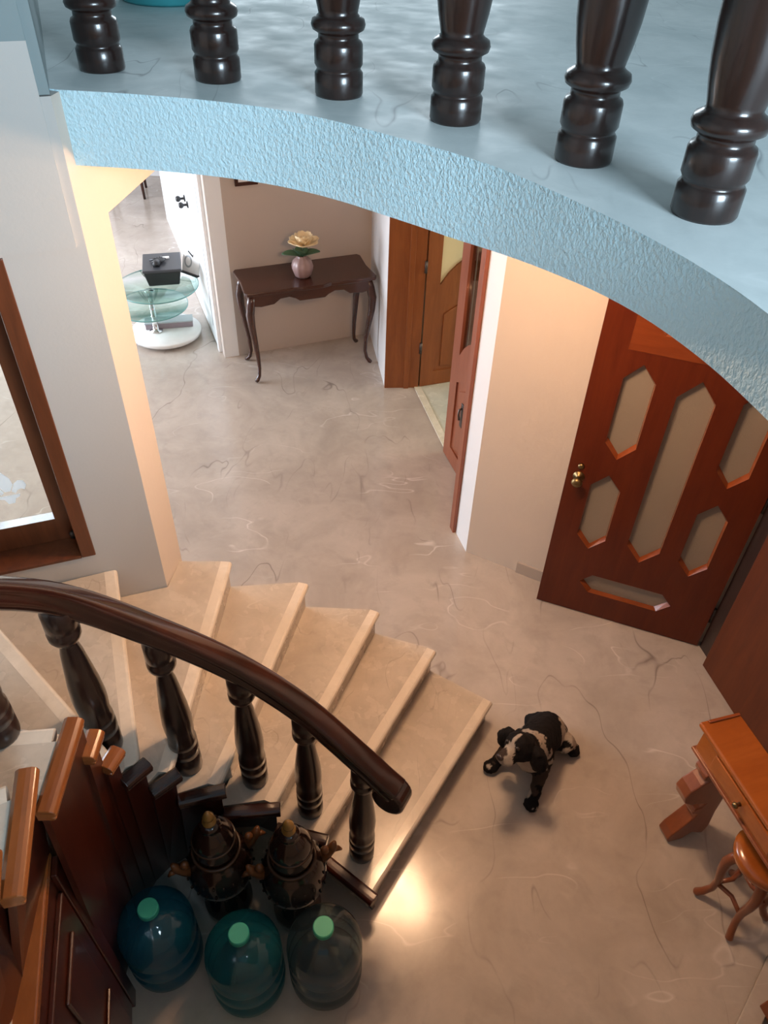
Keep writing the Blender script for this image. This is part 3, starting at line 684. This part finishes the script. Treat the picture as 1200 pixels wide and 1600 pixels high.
def petal(L, Wp, curl, mat, name, parent, mtx, n=7, thick=.0025):
    vs = []; fs = []
    for i in range(n + 1):
        t = i / n; w = Wp * math.sin(math.pi * min(1, (t * .92 + .04))) ** .7; y = L * t; z = curl * t * t
        for s_ in (-1, -.5, 0, .5, 1): vs.append((w * s_, y, z + abs(s_) ** 2 * w * .35))
    for i in range(n):
        for j in range(4): fs.append((i * 5 + j, i * 5 + j + 1, (i + 1) * 5 + j + 1, (i + 1) * 5 + j))
    m = MB().add(vs, fs, 0, True).xf(mtx); o = m.build(name, mat, parent)
    md = o.modifiers.new('s', 'SOLIDIFY'); md.thickness = thick; return o
fh = Vector((.02, -.02, .245))
for ring, (nn, L, wd, tilt, cu) in enumerate(((6, .125, .062, 8, .03), (6, .10, .05, 32, .035), (5, .06, .036, 62, .02))):
    for i in range(nn):
        mt = Matrix.Translation(fh + Vector((0, 0, .008 * ring))) @ Matrix.Rotation(R(360 / nn * i + 25 * ring), 4, 'Z') @ Matrix.Rotation(R(tilt), 4, 'X')
        petal(L, wd, cu, M_PETAL, 'petal', vs_, mt)
for az, tilt, L in ((100, 15, .15), (-75, 18, .14), (150, 50, .12), (10, 35, .10)):
    petal(L, .05, -.02, M_LEAFG, 'leaf', vs_, Matrix.Translation((0, 0, .16)) @ Matrix.Rotation(R(az), 4, 'Z') @ Matrix.Rotation(R(tilt), 4, 'X'))
# picture frame high on the console wall (its lower edge just shows under the slab)
pf = empty('picture_frame', (-1.098, 5.745, 1.39), R(23), 'dark picture frame on the beige wall above the console table, mostly hidden', 'picture')
holed_plate('frame', [(-.085, 0), (.085, 0), (.085, .30), (-.085, .30)], [[(-.06, .025), (.06, .025), (.06, .275), (-.06, .275)]], .02, M_CONSOLE, pf)
q = holed_plate('picture', [(-.062, .023), (.062, .023), (.062, .277), (-.062, .277)], [], .006, M_PAPER, pf); q.location.y = .008
pf.location += Vector((math.sin(R(23)), -math.cos(R(23)), 0)) * .022

# ================================================================ GLASS TABLE
gt = empty('glass_table', (-1.95, 5.965, 0), R(-10), 'round swivel glass side table on a white disc base with chrome column', 'table')
MB().lathe([(.275, .028), (.298, .034), (.300, .06), (.292, .068), (0, .068)], 48).build('base_disc', M_MARBLEWHITE, gt)
for k in range(4):
    a = R(45 + 90 * k); MB().lathe([(0, 0), (.014, .002), (.018, .014), (.014, .028), (0, .028)], 10, (.25 * math.cos(a), .25 * math.sin(a), 0)).build('caster', M_CHROME, gt)
MB().lathe([(.055, .068), (.055, .078), (.026, .084), (.024, .20), (.032, .205), (.032, .215), (.02, .22), (.02, .43), (.04, .435), (.04, .444)], 20, (-.06, -.06, 0)).build('column', M_CHROME, gt)
gl = MB().lathe([(0, .446), (.335, .446), (.335, .456), (0, .456)], 56, (-.02, .03, 0)).build('glass_top', M_GLASSGREEN, gt)
MB().lathe([(.334, .446), (.3375, .446), (.3375, .456), (.334, .456)], 56, (-.02, .03, 0), ring=True).build('glass_edge', M_GLASSEDGE, gl)
g2 = MB().lathe([(0, .262), (.30, .262), (.30, .272), (0, .272)], 56, (-.10, .02, 0)).build('glass_shelf', M_GLASSGREEN, gt)
MB().lathe([(.299, .262), (.3025, .262), (.3025, .272), (.299, .272)], 56, (-.10, .02, 0), ring=True).build('glass_edge', M_GLASSEDGE, g2)
# grey slim box on the disc
gb = empty('storage_box', (-1.93, 6.02, .068), R(14), 'slim grey and mauve box lying on the white base of the glass table', 'box')
MB().cbox(-.20, .20, -.055, .055, 0, .05).build('body', M_PINKBOX, gb, .006)
MB().cbox(-.205, .205, -.06, .06, .05, .062).build('lid', M_GREYBOX, gb, .004)
# black bin-like box on the glass with odds and ends on its lid
bb = empty('black_box', (-1.935, 6.115, .456), R(14), 'black tapered plastic box with a lid on the round glass table', 'box')
def taper(x0, y0, x1, y1, z0, z1): 
    return MB().add([(-x0, -y0, z0), (x0, -y0, z0), (x0, y0, z0), (-x0, y0, z0), (-x1, -y1, z1), (x1, -y1, z1), (x1, y1, z1), (-x1, y1, z1)], [(3, 2, 1, 0), (4, 5, 6, 7), (0, 1, 5, 4), (1, 2, 6, 5), (2, 3, 7, 6), (3, 0, 4, 7)])
taper(.125, .135, .150, .165, 0, .13).build('body', M_BLACK, bb, .01)
taper(.158, .175, .155, .172, .13, .152).build('lid', M_BLACKTOP, bb, .006)
gv = empty('crumpled_cloth', (-1.945, 6.09, .612), R(20), 'small crumpled black item lying on the lid of the black box', 'cloth')
m = MB()
for i in range(5):
    a = R(30 + i * 42); L = .05 + .02 * (i % 2); m.tube([(0, 0, .014), (L * .5 * math.cos(a), L * .5 * math.sin(a), .022), (L * 1.2 * math.cos(a), L * 1.1 * math.sin(a), .011)], [.016, .013, .009], 8)
m.ell((0, 0, .016), (.05, .038, .016)); m.build('folds', M_BLACK, gv)
MB().tube([(-.02, -.03, .012), (-.03, -.06, .016), (-.035, -.085, .012)], [.03, .026, .03], 10).build('cuff', M_BLACK, gv)
tag(MB().cbox(-.03, .03, -.016, .016, 0, .012).xf(Matrix.Translation((-1.915, 6.175, .609)) @ Matrix.Rotation(R(18), 4, 'Z')).build('eraser_block', M_PAPER, None, .003), 'small white block on the lid of the black box', 'block')
ph = empty('photo_card', (-1.735, 6.215, .458), R(-32), 'white card with a grey ring motif leaning on a dark easel stand', 'card')
cm = MB().cbox(-.095, .095, -.004, .004, 0, .25); cm.xf(Matrix.Rotation(R(-16), 4, 'X')).build('card', M_PAPER, ph)
ring = MB(); n = 22; vs = []
for rr in (.030, .044):
    for k in range(n): a = 2 * math.pi * k / n; vs.append((-.03 + rr * math.cos(a), -.0052, .10 + rr * 1.2 * math.sin(a)))
ring.add(vs, [(k, (k + 1) % n, n + (k + 1) % n, n + k) for k in range(n)]).xf(Matrix.Rotation(R(-16), 4, 'X')).build('ring_motif', M_GREYBOX, ph)
MB().tube([(.0, .012, .20), (.06, .11, .003)], .006, 6).build('strut', M_BLACK, ph)
MB().cbox(-.10, .10, -.025, .006, 0, .012).build('stand_foot', M_BLACK, ph, .002)
# chair far back in the living room: only a leg tip shows
ch = empty('dining_chair', (-3.18, 9.26, 0), R(12), 'dark dining chair far back in the bright living room, only its leg in view', 'chair')
for x in (-.18, .18):
    for y in (-.18, .18): MB().tube([(x, y, .43), (x * 1.02, y * 1.02, .2), (x * 1.06, y * 1.06, 0)], [.022, .019, .015], 8).build('leg', M_CONSOLE, ch)
MB().cbox(-.21, .21, -.21, .21, .43, .47).build('seat', M_CONSOLE, ch, .01)
for x in (-.18, .18): MB().tube([(x, .19, .45), (x, .21, .7), (x, .25, .95)], .018, 8).build('back_post', M_CONSOLE, ch)
for z in (.62, .76, .9): MB().cbox(-.18, .18, .195 + (z - .45) * .11, .215 + (z - .45) * .11, z - .025, z + .025).build('slat', M_CONSOLE, ch, .004)

# ================================================================ NARROW ORANGE DESK AND STOOL
dk = empty('console_desk', (1.295, 1.755, 0), R(-73), 'narrow glossy orange-brown desk with scroll-cut legs beside the brown door', 'desk')
MB().cbox(0, .98, 0, .185, .726, .75).build('desk_top', M_DESK, dk, .009, 3)
MB().cbox(.004, .018, .035, .18, .75, .757).build('end_rim', M_BEVEL, dk, .004)
MB().cbox(.03, .95, .012, .17, .60, .726).build('apron', M_DESK, dk, .004)
dw = MB().cbox(.13, .50, .002, .012, .625, .71).build('drawer', M_DESK, dk, .004)
MB().lathe([(0, 0), (.009, 0), (.007, .01), (.013, .018), (.011, .027), (0, .03)], 14).xf(Matrix.Translation((.315, .002, .668)) @ Matrix.Rotation(R(90), 4, 'X')).build('knob', M_BRASS, dw)
MB().cbox(.02, .96, .0, .18, .588, .604).build('lower_moulding', M_DESKLEG, dk, .005)
sil = [(.17, .60), (.02, .60), (-.005, .575), (.0, .545), (.03, .525), (.0, .505), (-.035, .47), (-.05, .425), (-.035, .375), (.0, .345), (.045, .335), (.085, .315), (.075, .285), (.045, .275), (.04, .245), (.075, .225), (.07, .19), (.035, .13), (.0, .075), (-.012, .03), (.0, 0.0), (.07, 0), (.11, .04), (.14, .02), (.175, 0), (.19, .06), (.175, .2), (.17, .4)]
for x0 in (.075, .82):
    m = MB(); n = len(sil); vs = [(x0, y, z) for y, z in sil] + [(x0 + .075, y, z) for y, z in sil]
    m.add(vs, [tuple(range(n)), tuple(reversed(range(n, 2 * n)))] + [(i, (i + 1) % n, n + (i + 1) % n, n + i) for i in range(n)]).build('scroll_leg', M_DESKLEG, dk, .006)
stl = empty('stool', (1.535, 1.345, 0), R(-73), 'small round wooden stool with curved legs and stretchers, tucked under the orange desk', 'stool')
MB().lathe([(0, .40), (.075, .40), (.105, .415), (.128, .445), (.130, .47), (.118, .487), (.09, .493), (0, .495)], 32).build('seat', M_DESK, stl)
for k in range(4):
    a = R(45 + 90 * k + 8); ca, sa = math.cos(a), math.sin(a)
    P = [(.06, .42), (.095, .40), (.115, .34), (.112, .26), (.098, .17), (.100, .10), (.122, .045), (.142, .018), (.150, .012)]
    MB().tube([(r_ * ca, r_ * sa, z) for r_, z in P], [.020, .022, .021, .018, .0155, .0145, .0155, .017, .010], 10).build('leg', M_DESKLEG, stl)
    a2 = R(135 + 90 * k + 8)
    MB().tube([(.100 * ca, .100 * sa, .15), (.06 * (ca + math.cos(a2)) * .62, .06 * (sa + math.sin(a2)) * .62, .155), (.100 * math.cos(a2), .100 * math.sin(a2), .15)], .010, 8).build('stretcher', M_DESKLEG, stl)

# ================================================================ WATER BOTTLES
def bottle(loc, pet, cap, label):
    t = empty('water_bottle', (*loc, 0), random.uniform(0, 6), label, 'bottle', 'large water bottles at the foot of the stairs')
    pr = [(0, .012), (.09, .010), (.125, .004), (.138, .016), (.1405, .05), (.1405, .095), (.135, .105), (.135, .118), (.1405, .128), (.1405, .20), (.135, .21), (.135, .223), (.1405, .233), (.1405, .30), (.136, .335), (.121, .368), (.095, .395), (.062, .413), (.042, .424), (.033, .436), (.031, .455)]
    MB().lathe(pr, 40).build('bottle_body', pet, t)
    MB().lathe([(.035, .450), (.0375, .452), (.0375, .474), (.034, .478), (0, .478)], 28, smooth=False).build('cap', cap, t)
    return t
bottle((-.795, 1.075), M_PET1, M_TEALCAP, 'large blue water bottle with teal cap, nearest the cupboard under the stairs')
bottle((-.456, 1.002), M_PET2, M_TEALCAP, 'large teal water bottle with teal cap, middle of the three bottles')
bottle((-.160, 1.035), M_PET3, M_TEALCAP2, 'clear greyish empty water bottle with mint cap, nearest the bottom stair')

# ================================================================ CERAMIC URNS
def urn(loc, rz, sc, label):
    t = empty('ceramic_urn', (*loc, 0), rz, label, 'urn', 'pair of dark lidded urns'); t.scale = (sc, sc, sc)
    MB().lathe([(.092, 0), (.098, .012), (.098, .055), (.086, .075), (.082, .13), (.060, .165), (.050, .195), (.054, .225)], 32).build('foot', M_CERAM, t)
    body = [(.052, .222), (.080, .235), (.106, .262), (.122, .305), (.128, .35), (.124, .395), (.112, .435), (.095, .464), (.084, .476), (.084, .49)]
    bo = MB().lathe(body, 36).build('body', M_CERAM, t)
    dots = MB()
    for ring, (rr, z, nn) in enumerate(((.129, .35, 22), (.122, .405, 20), (.116, .29, 18))):
        for k in range(nn):
            a = 2 * math.pi * (k + .5 * (ring % 2)) / nn; dots.ell((rr * math.cos(a), rr * math.sin(a), z), (.0055, .0055, .011), 8, 6)
    dots.build('relief', M_CERAM, bo)['kind'] = 'stuff'
    MB().lathe([(.086, .486), (.094, .49), (.094, .50), (.084, .504)], 36, ring=True).build('rim', M_CERAMRIM, t)
    ld = MB().lathe([(.084, .502), (.080, .53), (.068, .555), (.066, .565), (.078, .57), (.080, .58), (.074, .60), (.060, .635), (.042, .66), (.034, .67), (.04, .676), (.036, .69), (.02, .70)], 32).build('lid', M_CERAM, t)
    MB().lathe([(.077, .568), (.083, .574), (.083, .580), (.077, .584)], 32, ring=True).build('lid_ring', M_CERAMRIM, ld)
    MB().lathe([(.018, .698), (.026, .703), (.026, .711), (.014, .717), (.014, .725), (.021, .733), (.021, .745), (.013, .758), (.006, .768), (0, .77)], 20).build('finial', M_GOLD, t)
    for s_ in (-1, 1):
        h = MB().tube([(s_ * .105, 0, .40), (s_ * .135, 0, .44), (s_ * .158, 0, .475), (s_ * .165, 0, .51)], [.024, .022, .018, .008], 10).build('handle', M_HORN, t)
        MB().ell((s_ * .125, -.008, .485), (.018, .016, .022), 10, 8).build('curl', M_HORN, h)
        MB().tube([(s_ * .155, 0, .46), (s_ * .178, -.004, .462), (s_ * .190, -.006, .45)], [.014, .011, .005], 8).build('tip', M_HORN, h)
urn((-.587, 1.292), R(28), 1.0, 'dark brown lidded ceramic urn with gold finial, left of the pair, beside the stair cladding')
urn((-.298, 1.272), R(18), 1.0, 'dark brown lidded ceramic urn with gold finial, right of the pair, by the lowest stair')

# teal basin on the upper floor
bs = empty('plastic_basin', (-.975, 3.77, ZT), 0, 'teal plastic basin standing on the upper floor behind the balusters', 'basin')
MB().lathe([(0, .004), (.17, .004), (.18, 0), (.19, .01), (.235, .19), (.228, .19), (.185, .018), (0, .012)], 44).build('bowl', M_BASIN, bs)
MB().lathe([(.228, .186), (.252, .188), (.254, .196), (.230, .200)], 44, ring=True).build('rim', M_BASIN, bs)

# ================================================================ DOG
def fur_material():
    m, nt, b = newmat('fur_black_white')
    at = nd(nt, 'ShaderNodeVertexColor', layer_name='fur'); v = coords(nt, (1, 1, 1))
    n = noi(nt, v, 90, 4, .7); col = mixc(nt, mul(nt, n, .45), at.outputs[0], (.02, .016, .014))
    nt.links.new(col, b.inputs['Base Color']); setp(b, rough=.85, spec=.15); bump(nt, b, noi(nt, v, 160, 3), .4, .004); return m
M_FUR = fur_material(); M_NOSEB = plain('dog_nose', (.03, .02, .02), .3); M_EYE = plain('dog_eye', (.02, .012, .008), .08)
dog = empty('dog', (.75, 1.95, 0), 0, 'black and white spaniel sitting on the marble floor, looking up', 'dog')
def remeshed(mb, name, vox, parent, colour, smooth_it=6):
    o = mb.build(name, M_FUR, None)
    r = o.modifiers.new('r', 'REMESH'); r.mode = 'VOXEL'; r.voxel_size = vox
    s_ = o.modifiers.new('s', 'SMOOTH'); s_.factor = .5; s_.iterations = smooth_it
    dg = bpy.context.evaluated_depsgraph_get(); me = bpy.data.meshes.new_from_object(o.evaluated_get(dg)); bpy.data.objects.remove(o)
    # tufted fur relief
    for v in me.vertices:
        k = noise.noise(v.co * 55) * .0045 + noise.noise(v.co * 120) * .002; v.co += v.normal * k
    me.materials.clear(); me.materials.append(M_FUR); ca = me.color_attributes.new('fur', 'FLOAT_COLOR', 'POINT')
    for v, d in zip(me.vertices, ca.data): d.color = (*colour(v.co), 1)
    for p in me.polygons: p.use_smooth = True
    ob = bpy.data.objects.new(name, me); C.objects.link(ob); ob.parent = parent; ob.location = -parent.location; return ob
HCn = Vector((.640, 1.835, .385))                       # head centre
look = Vector((-.70, -.52, .38)).normalized()           # muzzle direction: towards the camera, turned left
hup = (Vector((-.1, .25, 1)) - look * look.dot(Vector((-.1, .25, 1)))).normalized(); hsd = look.cross(hup).normalized()   # hsd: image-right side? 
HR = Matrix((hsd, look, hup)).transposed()
def hp(s_, f_, u_): return HCn + hsd * s_ + look * f_ + hup * u_
bodym = MB()
bodym.tube([(.868, 2.150, .075), (.845, 2.11, .10), (.81, 2.055, .145), (.775, 2.0, .19), (.745, 1.95, .228), (.708, 1.895, .285), (.672, 1.862, .34)], [.070, .090, .094, .090, .088, .074, .062], 18)
bodym.ell((.740, 1.930, .175), (.085, .088, .10)); bodym.ell((.852, 2.115, .072), (.098, .098, .072))
bodym.ell((.715, 1.890, .215), (.066, .066, .085))
# front legs (own left = lower right in the picture)
bodym.tube([(.790, 1.925, .19), (.785, 1.885, .12), (.765, 1.835, .06), (.748, 1.79, .036)], [.05, .038, .030, .030], 12)
bodym.ell((.733, 1.757, .028), (.037, .043, .028))
bodym.tube([(.672, 1.99, .19), (.635, 1.985, .12), (.598, 1.965, .06), (.575, 1.948, .038)], [.05, .038, .030, .030], 12)
bodym.ell((.560, 1.938, .028), (.040, .037, .028))
# hind legs
bodym.tube([(.885, 2.08, .085), (.935, 2.04, .085), (.955, 2.075, .05), (.965, 2.065, .03)], [.065, .050, .035, .03], 12)
bodym.ell((.972, 2.050, .028), (.037, .045, .027))
bodym.tube([(.81, 2.145, .085), (.765, 2.15, .08), (.775, 2.14, .05), (.745, 2.135, .03)], [.065, .050, .035, .03], 12)
bodym.ell((.735, 2.125, .027), (.045, .036, .026))
bodym.tube([(.87, 2.17, .05), (.89, 2.205, .03), (.90, 2.225, .028)], [.03, .022, .016], 10)
# head: skull, stop, muzzle, cheeks
bodym.ell(HCn, (.072, .074, .064), 18, 12, rot=HR); bodym.ell(hp(0, .022, .030), (.058, .052, .042), 16, 10, rot=HR)
bodym.tube([hp(0, .04, -.012), hp(0, .080, -.020), hp(0, .112, -.022)], [.046, .036, .029], 14)
bodym.ell(hp(0, .110, -.030), (.032, .026, .026), 14, 10, rot=HR); bodym.ell(hp(.018, .09, -.036), (.023, .035, .022), rot=HR); bodym.ell(hp(-.018, .09, -.036), (.023, .035, .022), rot=HR)
def furcol(p):
    BK, WH, SP = (.006, .005, .006), (.46, .39, .33), (.055, .036, .028)
    d = p - HCn; s_, f_, u_ = d.dot(hsd), d.dot(look), d.dot(hup); nz = noise.noise(p * 22) * .5 + noise.noise(p * 60) * .25
    if d.length < .10 or (f_ > .02 and d.length < .17):
        if f_ > .092 or (f_ > .07 and u_ > -.01 and abs(s_) < .03): return WH if nz > -.12 else SP
        if abs(s_) < .008 and u_ > .0 and f_ > .015: return WH
        if u_ < -.052 and f_ > -.02: return WH if nz > -.1 else BK
        return BK
    if p.z < .062: return BK if nz < .16 else WH
    ax = (p - Vector((.88, 2.17, 0))).dot(Vector((-.55, -.80, 0)).normalized()) / .37
    if p.z < .15 and ax > .45: return SP if nz > -.05 else BK
    if ax > .80: return WH if nz > -.22 else BK
    if ax > .70: return WH if nz > .0 else BK
    if p.x > .885 and p.z > .05: return WH if nz > -.12 else BK
    return BK
bd_ = remeshed(bodym, 'body', .0085, dog, furcol)
for s_ in (-1, 1):
    em_ = MB(); base = hp(s_ * .056, -.010, .028)
    tip = base + hsd * s_ * .040 + Vector((.01, -.005, -.125)); mid = base + hsd * s_ * .038 + Vector((0, 0, -.055))
    em_.tube([base, base + hsd * s_ * .024 + Vector((0, 0, -.015)), mid, tip + Vector((0, 0, .03)), tip], [.018, .030, .040, .040, .020], 12)
    remeshed(em_, 'ear', .007, dog, lambda p: (.006, .005, .006))
for s_ in (-1, 1): 
    e_ = MB().ell(hp(s_ * .029, .064, .026), (.0115, .0115, .0115), 12, 8).build('eye', M_EYE, dog); e_.location = -dog.location
n_ = MB().ell(hp(0, .140, -.013), (.020, .012, .015), 14, 8, rot=HR).build('nose', M_NOSEB, dog); n_.location = -dog.location
